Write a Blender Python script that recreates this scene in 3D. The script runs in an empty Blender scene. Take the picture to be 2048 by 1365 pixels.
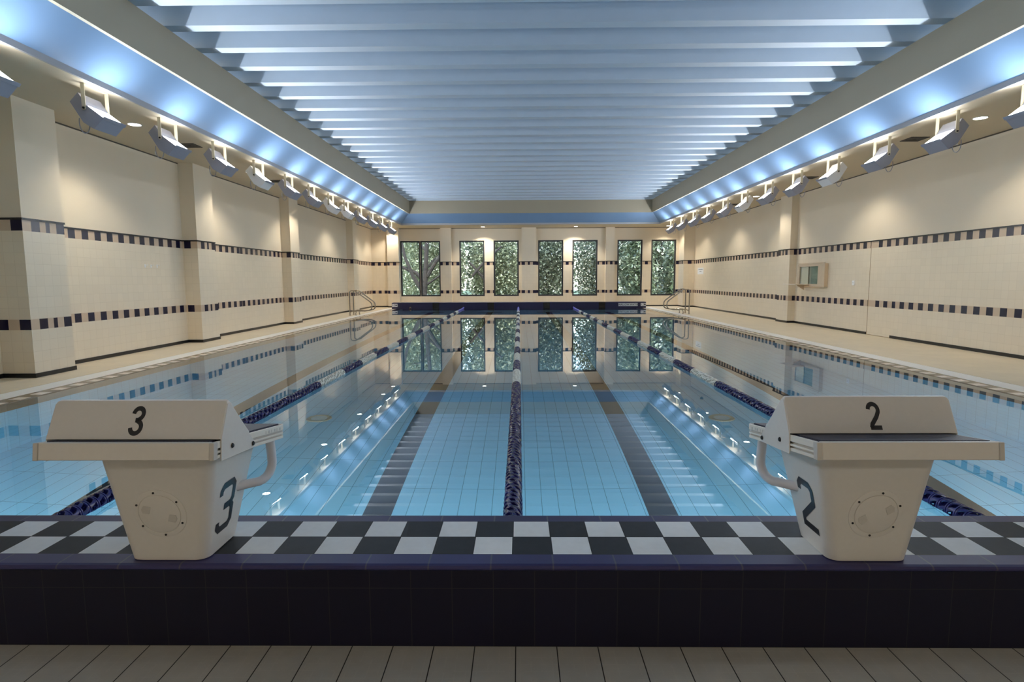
import bpy, bmesh, math, random
from mathutils import Vector, Matrix
random.seed(7)
SC = bpy.context.scene
COL = SC.collection

# ------------------------------------------------------------------ camera
PITCH, YAW, ROLL, FPX, CAMZ = 0.1052, 0.0126, -0.0044, 1170.24, 1.325
def _axes():
    cy, sy, cp, sp, cr, sr = math.cos(YAW), math.sin(YAW), math.cos(PITCH), math.sin(PITCH), math.cos(ROLL), math.sin(ROLL)
    right = Vector((cy, sy, 0)); fwd = Vector((-sy, cy, 0)); up = Vector((0, 0, 1))
    f2 = cp*fwd - sp*up; u2 = sp*fwd + cp*up
    return cr*right + sr*u2, f2, -sr*right + cr*u2
_r, _f, _u = _axes()
cam_data = bpy.data.cameras.new('camera')
cam_data.sensor_width = 36.0
cam_data.lens = FPX/2048*36.0
cam_data.clip_start = 0.05
cam_data.clip_end = 300
cam = bpy.data.objects.new('camera', cam_data)
COL.objects.link(cam)
cam.matrix_world = Matrix(((_r.x, _u.x, -_f.x, 0), (_r.y, _u.y, -_f.y, 0), (_r.z, _u.z, -_f.z, CAMZ), (0, 0, 0, 1)))
SC.camera = cam

# ------------------------------------------------------------------ view, world, sun
SC.view_settings.view_transform = 'Standard'
SC.view_settings.look = 'None'
SC.view_settings.exposure = 1.36
SC.view_settings.gamma = 1.0
SC.view_settings.use_curve_mapping = False
SC.cycles.use_denoising = True
SC.cycles.max_bounces = 12
SC.cycles.diffuse_bounces = 6
SC.cycles.glossy_bounces = 5
SC.cycles.transmission_bounces = 8
SC.cycles.transparent_max_bounces = 12
SC.cycles.sample_clamp_indirect = 6.0
SC.cycles.caustics_reflective = False
SC.cycles.caustics_refractive = True

W = bpy.data.worlds.new('sky')
SC.world = W
W.use_nodes = True
wn = W.node_tree
wn.nodes.clear()
_o = wn.nodes.new('ShaderNodeOutputWorld')
_b = wn.nodes.new('ShaderNodeBackground')
_s = wn.nodes.new('ShaderNodeTexSky')
_s.sky_type = 'NISHITA'
_s.sun_disc = False
_s.sun_elevation = math.radians(48)
_s.sun_rotation = math.radians(200)
_b.inputs['Strength'].default_value = 0.60
wn.links.new(_s.outputs[0], _b.inputs[0])
wn.links.new(_b.outputs[0], _o.inputs[0])
sd = bpy.data.lights.new('sun', 'SUN')
sd.energy = 3.0
sd.angle = math.radians(3)
sd.color = (1.0, 0.95, 0.85)
so = bpy.data.objects.new('sun', sd)
so.rotation_euler = (math.radians(38), 0, math.radians(20))
COL.objects.link(so)

FLOOD_W = 13.8
FLOOD_COL = (0.86, 0.93, 1.0)
ADDED_POOL_W = 17.0
ADDED_PANEL_W = 12.0
DOWN_W = 55.0
DOWN_COL = (1.0, 0.90, 0.74)

# ------------------------------------------------------------------ node helpers
class NT:
    def __init__(s, name):
        s.mat = bpy.data.materials.new(name); s.mat.use_nodes = True
        s.t = s.mat.node_tree; s.t.nodes.clear()
        s.out = s.t.nodes.new('ShaderNodeOutputMaterial')
    def n(s, typ, **kw):
        nd = s.t.nodes.new(typ)
        for k, v in kw.items(): setattr(nd, k, v)
        return nd
    def link(s, a, b): s.t.links.new(a, b)
    def put(s, sock, v):
        if hasattr(v, 'is_linked'): s.link(v, sock)
        else:
            if isinstance(v, (tuple, list)) and len(v) == 3 and sock.type == 'RGBA': v = (*v, 1)
            sock.default_value = v
    def m(s, op, a, b=0.0, c=None):
        nd = s.n('ShaderNodeMath', operation=op)
        s.put(nd.inputs[0], a); s.put(nd.inputs[1], b)
        if c is not None: s.put(nd.inputs[2], c)
        return nd.outputs[0]
    def mix(s, f, a, b):
        nd = s.n('ShaderNodeMix', data_type='RGBA')
        s.put(nd.inputs[0], f); s.put(nd.inputs[6], a); s.put(nd.inputs[7], b)
        return nd.outputs[2]
    def coords(s, kind='Object'):
        tc = s.n('ShaderNodeTexCoord'); sp = s.n('ShaderNodeSeparateXYZ')
        s.link(tc.outputs[kind], sp.inputs[0])
        return sp.outputs[0], sp.outputs[1], sp.outputs[2], tc.outputs[kind]
    def noise(s, vec, scale, detail=3.0, rough=0.5):
        nd = s.n('ShaderNodeTexNoise')
        if vec is not None: s.link(vec, nd.inputs['Vector'])
        nd.inputs['Scale'].default_value = scale; nd.inputs['Detail'].default_value = detail
        nd.inputs['Roughness'].default_value = rough
        return nd.outputs[0]
    def white(s, a, b):
        cv = s.n('ShaderNodeCombineXYZ'); s.put(cv.inputs[0], a); s.put(cv.inputs[1], b)
        nd = s.n('ShaderNodeTexWhiteNoise', noise_dimensions='2D'); s.link(cv.outputs[0], nd.inputs['Vector'])
        return nd.outputs[0]
    def bsdf(s, col, rough=0.5, metal=0.0, spec=0.5, **kw):
        p = s.n('ShaderNodeBsdfPrincipled')
        s.put(p.inputs['Base Color'], col); s.put(p.inputs['Roughness'], rough)
        s.put(p.inputs['Metallic'], metal); s.put(p.inputs['Specular IOR Level'], spec)
        for k, v in kw.items(): s.put(p.inputs[k], v)
        s.link(p.outputs[0], s.out.inputs[0])
        return p
    def bump(s, p, h, strength=0.3, dist=0.01):
        b = s.n('ShaderNodeBump'); s.put(b.inputs['Height'], h)
        b.inputs['Strength'].default_value = strength; b.inputs['Distance'].default_value = dist
        s.link(b.outputs[0], p.inputs['Normal'])
    def line(s, u, pitch, off, w):
        # 1 on grout lines of width w (m) centred on off + k*pitch
        q = s.m('DIVIDE', s.m('SUBTRACT', u, off - w/2), pitch)
        return s.m('LESS_THAN', s.m('FRACT', q), w/pitch)
    def cell(s, u, pitch, off):
        return s.m('FLOOR', s.m('DIVIDE', s.m('SUBTRACT', u, off), pitch))

def plain(name, col, rough=0.5, metal=0.0, spec=0.5, var=0.0, scale=8.0, bumpy=0.0):
    a = NT(name)
    if var > 0 or bumpy > 0:
        x, y, z, v = a.coords(); nz = a.noise(v, scale)
        d = tuple(c*(1-var) for c in col); l = tuple(min(1, c*(1+var)) for c in col)
        p = a.bsdf(a.mix(nz, d, l), rough, metal, spec)
        if bumpy: a.bump(p, nz, bumpy, 0.003)
    else:
        a.bsdf(col, rough, metal, spec)
    return a.mat

def tiles(name, col, grout, pu, pv, ou=0.0, ov=0.0, gw=0.004, coord='UV', axes=(0, 1), rough=0.3, var=0.05, noise=0.0, bump=0.25, spec=0.5):
    a = NT(name)
    c = a.coords(coord)
    u, v = c[axes[0]], c[axes[1]]
    g = a.m('MAXIMUM', a.line(u, pu, ou, gw), a.line(v, pv, ov, gw))
    r = a.white(a.cell(u, pu, ou), a.cell(v, pv, ov))
    d = tuple(x*(1-var) for x in col); l = tuple(min(1, x*(1+var)) for x in col)
    base = a.mix(r, d, l)
    if noise: base = a.mix(a.m('MULTIPLY', a.noise(c[3], 9.0, 5.0), noise), base, tuple(x*0.55 for x in col))
    p = a.bsdf(a.mix(g, base, grout), rough, 0.0, spec)
    if bump: a.bump(p, a.m('SUBTRACT', 1.0, g), bump, 0.002)
    return a.mat

# ------------------------------------------------------------------ materials
M = {}
CREAM = (0.80, 0.705, 0.555)
M['cream_tile'] = tiles('cream_tile', CREAM, (0.69, 0.595, 0.45), 0.1463, 0.15, 0.0, 0.06, 0.004, rough=0.28, var=0.02, spec=0.4)
M['navy_tile'] = plain('navy_tile', (0.012, 0.010, 0.035), 0.22)
M['beige_tile'] = plain('beige_tile', (0.60, 0.46, 0.33), 0.3, var=0.04)
M['black_tile'] = plain('black_tile', (0.012, 0.012, 0.014), 0.25)
M['wall_paint'] = plain('wall_paint', (0.77, 0.675, 0.53), 0.45, var=0.02, scale=3)
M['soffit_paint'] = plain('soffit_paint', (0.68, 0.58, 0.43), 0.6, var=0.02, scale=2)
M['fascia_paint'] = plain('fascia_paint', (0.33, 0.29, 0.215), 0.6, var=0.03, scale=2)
M['lip_grey'] = plain('lip_grey', (0.36, 0.36, 0.38), 0.5)
M['cove_blue'] = plain('cove_blue', (0.17, 0.275, 0.44), 0.36, var=0.06, scale=1.3, bumpy=0.5)
M['deck_metal'] = plain('deck_metal', (0.42, 0.50, 0.60), 0.45, var=0.04, scale=4)
M['deck_tile'] = tiles('deck_tile', (0.80, 0.69, 0.51), (0.68, 0.58, 0.43), 0.3, 0.3, 0, 0, 0.003, coord='Object', rough=0.45, var=0.03, noise=0.25, bump=0.1)
M['brown_tile'] = tiles('brown_tile', (0.21, 0.17, 0.125), (0.15, 0.12, 0.09), 0.15, 0.15, 0, 0.05, 0.004, coord='Object', axes=(1, 0), rough=0.2, var=0.06)
M['pale_tile'] = plain('pale_tile', (0.80, 0.70, 0.60), 0.3)
M['white_plastic'] = plain('white_plastic', (0.86, 0.86, 0.86), 0.4)
M['grating_white'] = plain('grating_white', (0.93, 0.91, 0.86), 0.45)
M['gap_black'] = plain('gap_black', (0.02, 0.018, 0.015), 0.8)
M['steel'] = plain('steel', (0.42, 0.38, 0.33), 0.25, metal=1.0)
M['block_white'] = plain('block_white', (0.73, 0.71, 0.675), 0.42, var=0.03, scale=60, bumpy=0.04)
M['block_grey'] = plain('block_grey', (0.60, 0.58, 0.545), 0.45)
M['block_cream'] = plain('block_cream', (0.82, 0.78, 0.70), 0.4)
M['digit_black'] = plain('digit_black', (0.012, 0.014, 0.020), 0.4)
M['rubber_black'] = plain('rubber_black', (0.01, 0.01, 0.012), 0.5)
M['tube_white'] = plain('tube_white', (0.66, 0.66, 0.70), 0.35)
M['rope_navy'] = plain('rope_navy', (0.018, 0.016, 0.105), 0.22)
M['rope_white'] = plain('rope_white', (0.78, 0.76, 0.66), 0.35)
M['rope_blue'] = plain('rope_blue', (0.11, 0.11, 0.50), 0.35)
M['lamp_grey'] = plain('lamp_grey', (0.33, 0.33, 0.385), 0.45, var=0.03)
M['lamp_white'] = plain('lamp_white', (0.85, 0.83, 0.82), 0.45)
M['lamp_arm'] = plain('lamp_arm', (0.70, 0.62, 0.46), 0.5)
M['frame_dark'] = plain('frame_dark', (0.035, 0.037, 0.042), 0.4)
M['vent_dark'] = plain('vent_dark', (0.07, 0.06, 0.05), 0.6)
M['wood_frame'] = plain('wood_frame', (0.62, 0.50, 0.36), 0.4, var=0.05, scale=12)
M['paper'] = plain('paper', (0.80, 0.84, 0.88), 0.7)
M['ink_grey'] = plain('ink_grey', (0.30, 0.34, 0.40), 0.7)
M['sign_white'] = plain('sign_white', (0.82, 0.82, 0.84), 0.4)
M['bark'] = plain('bark', (0.022, 0.018, 0.015), 0.9, var=0.3, scale=14)
M['ground'] = plain('ground_soil', (0.06, 0.09, 0.03), 0.9, var=0.4, scale=3)

def emis(name, col, strength):
    a = NT(name); e = a.n('ShaderNodeEmission')
    a.put(e.inputs[0], col); e.inputs[1].default_value = strength
    a.link(e.outputs[0], a.out.inputs[0]); return a.mat
M['lens_glow'] = emis('lens_glow', (0.93, 0.97, 1.0), 9.0)
M['added_panel_glow'] = emis('added_panel_glow', (1.0, 0.95, 0.86), 3.0)
M['down_glow'] = emis('down_glow', (1.0, 0.95, 0.85), 6.0)

def leaf_mat(name, a_, b_):
    a = NT(name)
    oi = a.n('ShaderNodeNewGeometry')
    c = a.mix(oi.outputs['Random Per Island'], a_, b_)
    d = a.n('ShaderNodeBsdfDiffuse'); t = a.n('ShaderNodeBsdfTranslucent'); g = a.n('ShaderNodeBsdfGlossy'); g.inputs['Roughness'].default_value = 0.35
    a.put(d.inputs[0], c); a.put(t.inputs[0], c); a.put(g.inputs[0], (0.8, 0.85, 0.85))
    m1 = a.n('ShaderNodeMixShader'); m1.inputs[0].default_value = 0.4
    a.link(d.outputs[0], m1.inputs[1]); a.link(t.outputs[0], m1.inputs[2])
    m2 = a.n('ShaderNodeMixShader'); m2.inputs[0].default_value = 0.10
    a.link(m1.outputs[0], m2.inputs[1]); a.link(g.outputs[0], m2.inputs[2])
    a.link(m2.outputs[0], a.out.inputs[0]); return a.mat
M['leaf_fine'] = leaf_mat('leaf_fine', (0.15, 0.18, 0.10), (0.44, 0.48, 0.31))
M['leaf_dark'] = leaf_mat('leaf_dark', (0.08, 0.10, 0.065), (0.29, 0.33, 0.22))
M['leaf_broad'] = leaf_mat('leaf_broad', (0.09, 0.13, 0.07), (0.44, 0.50, 0.31))

def glass_mat():
    a = NT('window_glass')
    f = a.n('ShaderNodeFresnel'); gb = a.n('ShaderNodeNewGeometry')
    # the pane is a slab seen from both faces: use the outside index on each of them
    a.link(a.m('ADD', 1.45, a.m('MULTIPLY', gb.outputs['Backfacing'], 1/1.45-1.45)), f.inputs[0])
    t = a.n('ShaderNodeBsdfTransparent'); a.put(t.inputs[0], (0.93, 0.95, 0.94))
    g = a.n('ShaderNodeBsdfGlossy'); g.inputs['Roughness'].default_value = 0.02
    m = a.n('ShaderNodeMixShader'); a.link(f.outputs[0], m.inputs[0]); a.link(t.outputs[0], m.inputs[1]); a.link(g.outputs[0], m.inputs[2])
    a.link(m.outputs[0], a.out.inputs[0]); return a.mat
M['glass'] = glass_mat()

def water_mat():
    a = NT('pool_water')
    x, y, z, v = a.coords()
    mp = a.n('ShaderNodeMapping'); mp.inputs['Scale'].default_value = (1.0, 0.35, 1.0); a.link(v, mp.inputs[0])
    h = a.noise(mp.outputs[0], 1.6, 2.0)
    b = a.n('ShaderNodeBump'); b.inputs['Strength'].default_value = 0.02; b.inputs['Distance'].default_value = 0.02; a.link(h, b.inputs['Height'])
    f = a.n('ShaderNodeFresnel'); f.inputs[0].default_value = 1.6; a.link(b.outputs[0], f.inputs[1])
    r = a.n('ShaderNodeBsdfRefraction'); r.inputs['IOR'].default_value = 1.333; r.inputs['Roughness'].default_value = 0.0
    a.put(r.inputs[0], (0.80, 0.97, 1.0)); a.link(b.outputs[0], r.inputs['Normal'])
    g = a.n('ShaderNodeBsdfGlossy'); g.inputs['Roughness'].default_value = 0.0; a.link(b.outputs[0], g.inputs['Normal'])
    a.put(g.inputs[0], (1, 1, 1))
    m = a.n('ShaderNodeMixShader'); a.link(f.outputs[0], m.inputs[0]); a.link(r.outputs[0], m.inputs[1]); a.link(g.outputs[0], m.inputs[2])
    a.link(m.outputs[0], a.out.inputs[0]); return a.mat
M['water'] = water_mat()
M['pool_tile'] = tiles('pool_tile', (0.44, 0.78, 0.98), (0.10, 0.28, 0.42), 0.15, 0.60, 0.05, 0.0, 0.005, coord='Object', rough=0.4, var=0.03, bump=0)
M['pool_side'] = tiles('pool_side', (0.44, 0.78, 0.98), (0.20, 0.48, 0.64), 0.15, 0.15, 0.05, 0.0, 0.005, coord='Object', axes=(1, 2), rough=0.4, var=0.03, bump=0)
M['lane_black'] = plain('lane_black', (0.018, 0.016, 0.018), 0.4)
M['pool_navy'] = tiles('pool_navy', (0.020, 0.020, 0.075), (0.035, 0.035, 0.08), 0.15, 0.15, 0, 0, 0.004, coord='Object', axes=(0, 2), rough=0.3)

# starting wall
M['bench_face'] = tiles('bench_face', (0.0055, 0.0050, 0.022), (0.026, 0.025, 0.030), 0.1535, 0.2285, -0.560, 0.1835, 0.0028, coord='Object', axes=(0, 2), rough=0.42, var=0.12, noise=0.3, bump=0.15, spec=0.35)
M['coping_front'] = tiles('coping_front', (0.042, 0.040, 0.140), (0.09, 0.09, 0.13), 0.2305, 50.0, -0.569, 1.0, 0.006, coord='Object', axes=(0, 1), rough=0.40, var=0.10, noise=0.3, spec=0.4)
M['coping_rear'] = tiles('coping_rear', (0.045, 0.042, 0.115), (0.12, 0.12, 0.14), 0.2315, 50.0, -0.574, 1.0, 0.006, coord='Object', axes=(0, 1), rough=0.40, var=0.10, noise=0.3, spec=0.4)
def checker():
    a = NT('checker_tile'); x, y, z, v = a.coords()
    P = 0.1528; ox = -0.6396; oy = 2.4425
    i = a.cell(x, P, ox); j = a.cell(y, P, oy - P)
    par = a.m('MODULO', a.m('ABSOLUTE', a.m('ADD', i, j)), 2.0)
    g = a.m('MAXIMUM', a.line(x, P, ox, 0.005), a.line(y, P, oy - P, 0.004))
    nz = a.noise(v, 30, 5)
    r = a.white(i, j)
    wh = a.mix(nz, (0.74, 0.75, 0.74), (0.86, 0.87, 0.86)); bk = a.mix(nz, (0.016, 0.018, 0.021), (0.034, 0.036, 0.040))
    wh = a.mix(a.m('MULTIPLY', r, 0.18), wh, (0.62, 0.63, 0.64))
    c = a.mix(par, wh, bk)
    p = a.bsdf(a.mix(g, c, (0.015, 0.015, 0.016)), 0.5, 0.0, 0.25)
    a.bump(p, a.m('SUBTRACT', 1.0, g), 0.2, 0.002); return a.mat
M['checker'] = checker()
def near_floor():
    a = NT('near_floor_tile'); x, y, z, v = a.coords()
    g = a.m('MAXIMUM', a.line(x, 0.1535, -0.017, 0.004), a.line(y, 0.3060, 1.756, 0.004))
    e = a.m('MAXIMUM', a.line(x, 0.0384, 0.0, 0.004), a.line(y, 0.0384, 0.0, 0.004))
    br = a.m('GREATER_THAN', a.noise(v, 22.0, 2.0), 0.47)
    e = a.m('MULTIPLY', e, br)
    nz = a.noise(v, 14, 5)
    c = a.mix(nz, (0.46, 0.43, 0.375), (0.56, 0.53, 0.465))
    c = a.mix(a.m('MULTIPLY', e, 0.35), c, (0.58, 0.54, 0.47))
    p = a.bsdf(a.mix(g, c, (0.02, 0.018, 0.015)), 0.55, 0, 0.35)
    a.bump(p, a.m('SUBTRACT', e, g), 0.35, 0.003); return a.mat
M['near_floor'] = near_floor()
def tread():
    a = NT('tread_navy'); x, y, z, v = a.coords()
    h = a.m('MULTIPLY', a.m('PINGPONG', a.m('MULTIPLY', x, 90.0), 0.5), a.m('PINGPONG', a.m('MULTIPLY', y, 90.0), 0.5))
    p = a.bsdf(a.mix(a.m('MULTIPLY', h, 4.0), (0.010, 0.012, 0.028), (0.035, 0.04, 0.085)), 0.5)
    a.bump(p, h, 0.6, 0.006); return a.mat
M['tread'] = tread()

# ------------------------------------------------------------------ mesh builder
class MB:
    def __init__(s): s.v = []; s.f = []; s.mi = []; s.uv = {}
    def q(s, pts, mi=0, uv=None):
        b = len(s.v); s.v += [tuple(p) for p in pts]; s.f.append(tuple(range(b, b+len(pts)))); s.mi.append(mi)
        if uv: s.uv[len(s.f)-1] = uv
        return s
    def box(s, a, b, mi=0):
        x0, y0, z0 = a; x1, y1, z1 = b
        if x0 > x1: x0, x1 = x1, x0
        if y0 > y1: y0, y1 = y1, y0
        if z0 > z1: z0, z1 = z1, z0
        k = len(s.v)
        s.v += [(x0,y0,z0),(x1,y0,z0),(x1,y1,z0),(x0,y1,z0),(x0,y0,z1),(x1,y0,z1),(x1,y1,z1),(x0,y1,z1)]
        for f in ((0,3,2,1),(4,5,6,7),(0,1,5,4),(1,2,6,5),(2,3,7,6),(3,0,4,7)):
            s.f.append(tuple(k+i for i in f)); s.mi.append(mi)
        return s
    def rings(s, rings, mi=0, caps=True, closed=True):
        k = len(s.v); n = len(rings[0])
        for r in rings: s.v += [tuple(p) for p in r]
        m = n if closed else n-1
        for i in range(len(rings)-1):
            for j in range(m):
                a = k+i*n+j; b = k+i*n+(j+1) % n
                s.f.append((a, b, b+n, a+n)); s.mi.append(mi)
        if caps:
            s.f.append(tuple(k+n-1-j for j in range(n))); s.mi.append(mi)
            e = k+(len(rings)-1)*n
            s.f.append(tuple(e+j for j in range(n))); s.mi.append(mi)
        return s
    def prism(s, poly, a, b, axis='x', mi=0):
        # poly: 2D points in the two other axes (y,z) / (x,z) / (x,y), extruded a..b along axis
        def P(t, p):
            return {'x': (t, p[0], p[1]), 'y': (p[0], t, p[1]), 'z': (p[0], p[1], t)}[axis]
        return s.rings([[P(a, p) for p in poly], [P(b, p) for p in poly]], mi)
    def tube(s, path, r, n=10, mi=0, closed=False, caps=True):
        P = [Vector(p) for p in path]; N = len(P)
        def tan(i):
            a = P[(i-1) % N] if (closed or i > 0) else P[i]; b = P[(i+1) % N] if (closed or i < N-1) else P[i]
            return (b-a).normalized()
        t0 = tan(0); ref = Vector((0, 0, 1)) if abs(t0.z) < .9 else Vector((1, 0, 0))
        nrm = t0.cross(ref).normalized(); R = []
        for i in range(N):
            t = tan(i); nrm = (nrm - t*nrm.dot(t)).normalized(); bn = t.cross(nrm)
            rr = r[i] if isinstance(r, (list, tuple)) else r
            R.append([tuple(P[i] + nrm*rr*math.cos(2*math.pi*j/n) + bn*rr*math.sin(2*math.pi*j/n)) for j in range(n)])
        if closed: R.append(R[0])
        return s.rings(R, mi, caps and not closed)
    def disc(s, c, r, axis='z', h=0.01, n=24, mi=0, r2=None):
        c = Vector(c); r2 = r if r2 is None else r2
        def ring(t, rr):
            o = []
            for j in range(n):
                a = 2*math.pi*j/n; u, w = rr*math.cos(a), rr*math.sin(a)
                o.append({'z': (c.x+u, c.y+w, c.z+t), 'y': (c.x+u, c.y+t, c.z+w), 'x': (c.x+t, c.y+u, c.z+w)}[axis])
            return o
        return s.rings([ring(0, r), ring(h, r2)], mi)
    def mesh(s, name, mats, smooth=False):
        me = bpy.data.meshes.new(name); me.from_pydata(s.v, [], s.f)
        for m in (mats if isinstance(mats, (list, tuple)) else [mats]): me.materials.append(m)
        me.polygons.foreach_set('material_index', s.mi)
        if s.uv:
            l = me.uv_layers.new(name='UVMap')
            for fi, uv in s.uv.items():
                p = me.polygons[fi]
                for k, li in enumerate(p.loop_indices): l.data[li].uv = uv[k]
        me.validate(); bm = bmesh.new(); bm.from_mesh(me)
        if not s.uv: bmesh.ops.recalc_face_normals(bm, faces=bm.faces)
        bm.to_mesh(me); bm.free()
        if smooth:
            me.polygons.foreach_set('use_smooth', [True]*len(me.polygons))
            me.set_sharp_from_angle(angle=math.radians(38))
        return me
    def build(s, name, mats, parent=None, smooth=False, bevel=0.0, seg=2):
        o = bpy.data.objects.new(name, s.mesh(name, mats, smooth or bevel > 0)); COL.objects.link(o)
        if parent: o.parent = parent
        if bevel > 0:
            b = o.modifiers.new('edge', 'BEVEL'); b.width = bevel; b.segments = seg; b.limit_method = 'ANGLE'; b.angle_limit = math.radians(35)
        return o

def tag(o, label, cat, group=None, kind=None):
    o['label'] = label; o['category'] = cat
    if group: o['group'] = group
    if kind: o['kind'] = kind
    return o
def struct(o, label, cat='wall'): return tag(o, label, cat, kind='structure')
def empty(name, loc, label, cat, group=None, kind=None):
    o = bpy.data.objects.new(name, None); o.empty_display_size = 0.1; COL.objects.link(o); o.location = loc
    return tag(o, label, cat, group, kind)
def move(o, d):
    # shift mesh data so that it is local to a parent standing at d
    for v in o.data.vertices: v.co -= Vector(d)
    return o
def copy_tree(o, parent=None):
    c = o.copy(); COL.objects.link(c)
    if parent: c.parent = parent
    for ch in list(o.children): copy_tree(ch, c)
    return c
ORD = ['first', 'second', 'third', 'fourth', 'fifth', 'sixth', 'seventh', 'eighth', 'ninth', 'tenth', 'eleventh', 'twelfth', 'thirteenth', 'fourteenth']

# ------------------------------------------------------------------ room dimensions (metres)
XL, XR, YB, YF = -7.1265, 8.1537, -6.5, 28.445
ZS = 3.77                       # soffit
FX0, FX1, FY0, FY1 = -4.838, 5.852, 1.2, 26.254    # fascia planes
ZFB, ZFT = 4.233, 4.785         # fascia bottom, top
CX0, CX1, CY0, CY1 = -5.283, 6.296, 0.75, 26.70    # soffit edge
ZW = -0.008                     # water
PX = 5.82                       # pool half width
BY0, BY1 = 2.06, 2.52           # near starting wall
FBY = 26.78                     # far starting wall face

# ------------------------------------------------------------------ walls
P1 = 0.1463
def squares(L, s0, first_black=True):
    """band cells over a length L; a black cell starts at s0 and every second pitch"""
    cuts = []; k = math.floor(-s0/P1) - 1
    while s0 + k*P1 < L:
        a, b = s0+k*P1, s0+(k+1)*P1
        lo, hi = max(0, a), min(L, b)
        if hi-lo > 1e-4: cuts.append((lo, hi, 1 if (k % 2 == 0) else 2))
        k += 1
    return cuts
def run(L, pattern):
    out = []; s = 0; tot = sum(w for w, _ in pattern)
    for w, c in pattern:
        out.append((s*L/tot, (s+w)*L/tot, c)); s += w
    return out
def wall_face(mb, p0, p1, cells, ztop=ZS, holes=()):
    """vertical face from p0 to p1 (plan); tiles with two chequer bands below, paint above"""
    p0 = Vector((*p0, 0)); p1 = Vector((*p1, 0)); L = (p1-p0).length; d = (p1-p0)/L
    def strip(a, b, z0, z1, mi):
        A, B = p0+d*a, p0+d*b
        mb.q([(A.x, A.y, z0), (B.x, B.y, z0), (B.x, B.y, z1), (A.x, A.y, z1)], mi, [(a, z0), (b, z0), (b, z1), (a, z1)])
    rows = [(0.0, 0.66, 0), (0.66, 0.805, 'b'), (0.805, 2.005, 0), (2.005, 2.15, 'b'), (2.15, ztop, 3)]
    for z0, z1, k in rows:
        for (a, b, c) in (cells if k == 'b' else [(0, L, k)]):
            segs = [(a, b, z0, z1)]
            for (h0, h1, hz0, hz1) in holes:
                new = []
                for (sa, sb, sz0, sz1) in segs:
                    if sb <= h0 or sa >= h1 or sz1 <= hz0 or sz0 >= hz1: new.append((sa, sb, sz0, sz1)); continue
                    if sa < h0: new.append((sa, h0, sz0, sz1))
                    if sb > h1: new.append((h1, sb, sz0, sz1))
                    m0, m1 = max(sa, h0), min(sb, h1)
                    if sz0 < hz0: new.append((m0, m1, sz0, hz0))
                    if sz1 > hz1: new.append((m0, m1, hz1, sz1))
                segs = new
            for sg in segs: strip(*sg, c)
WM = [M['cream_tile'], M['navy_tile'], M['beige_tile'], M['wall_paint']]
bases = {'left': [], 'right': [], 'far': []}

# left wall with its bays (chequer phase measured in each bay)
mb = MB()
for y0, y1, ph in ((YB, 8.26, 8.265), (8.26, 15.0, 9.285), (15.0, 18.0, 13.837), (18.0, 30.0, 19.19)):
    y1 = min(y1, YF)
    wall_face(mb, (XL, y1), (XL, y0), squares(y1-y0, (y1-(ph+P1)) % (2*P1)))
struct(mb.build('wall_left', WM), 'left pool hall wall, cream tiles with two chequered bands')
bases['left'].append(MB().box((XL, YB, 0), (XL+0.012, YF, 0.06)))
mb = MB()
wall_face(mb, (XR, YB), (XR, 12.92), squares(12.92-YB, (9.586-YB) % (2*P1)))
wall_face(mb, (XR, 12.92), (XR, 13.80), [(0, .157, 2), (.157, .303, 1), (.303, .452, 2), (.452, .597, 1), (.597, .88, 2)])
wall_face(mb, (XR, 13.80), (XR, YF), squares(YF-13.80, 0.17))
struct(mb.build('wall_right', WM), 'right pool hall wall, cream tiles with two chequered bands')
bases['right'] += [MB().box((XR-0.012, YB, 0), (XR, 12.92, 0.06)), MB().box((XR-0.012, 13.80, 0), (XR, YF, 0.06))]
# flush tiled door in the right wall: joint lines and a low threshold
mb = MB()
mb.box((XR-0.003, 13.785, 0), (XR+0.001, 13.80, 2.005)); mb.box((XR-0.003, 12.92, 0), (XR+0.001, 13.785, 0.012))
struct(mb.build('door_1', plain('door_joint', (0.36, 0.25, 0.13), 0.7)), 'joint of the flush tiled door in the right wall', 'door')

WINS = [(-5.735, -4.775), (-4.765, -3.800), (-2.880, -1.668), (-1.226, -0.016), (0.918, 2.128), (2.564, 3.775), (4.722, 5.924), (6.345, 7.535)]
WZ0, WZ1 = 0.515, 3.185
mb = MB()
holes = [(XR-b, XR-a, WZ0, WZ1) for a, b in WINS]
wall_face(mb, (XR, YF), (XL, YF), squares(XR-XL, (XR-5.9) % (2*P1)), holes=holes)
for a, b in WINS:
    for p, q in (((a, WZ0), (a, WZ1)), ((a, WZ1), (b, WZ1)), ((b, WZ1), (b, WZ0)), ((b, WZ0), (a, WZ0))):
        mb.q([(p[0], YF, p[1]), (q[0], YF, q[1]), (q[0], YF+0.28, q[1]), (p[0], YF+0.28, p[1])], 3, [(0, 0)]*4)
struct(mb.build('wall_far', WM), 'far end wall with eight tall windows, cream tiles')
mb = MB()
wall_face(mb, (XL, YB), (XR, YB), squares(XR-XL, 0.0))
struct(mb.build('wall_back', WM), 'wall behind the starting end, cream tiles')
bases['far'].append(MB().box((XL, YF-0.012, 0), (XR, YF, 0.06)))

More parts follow.
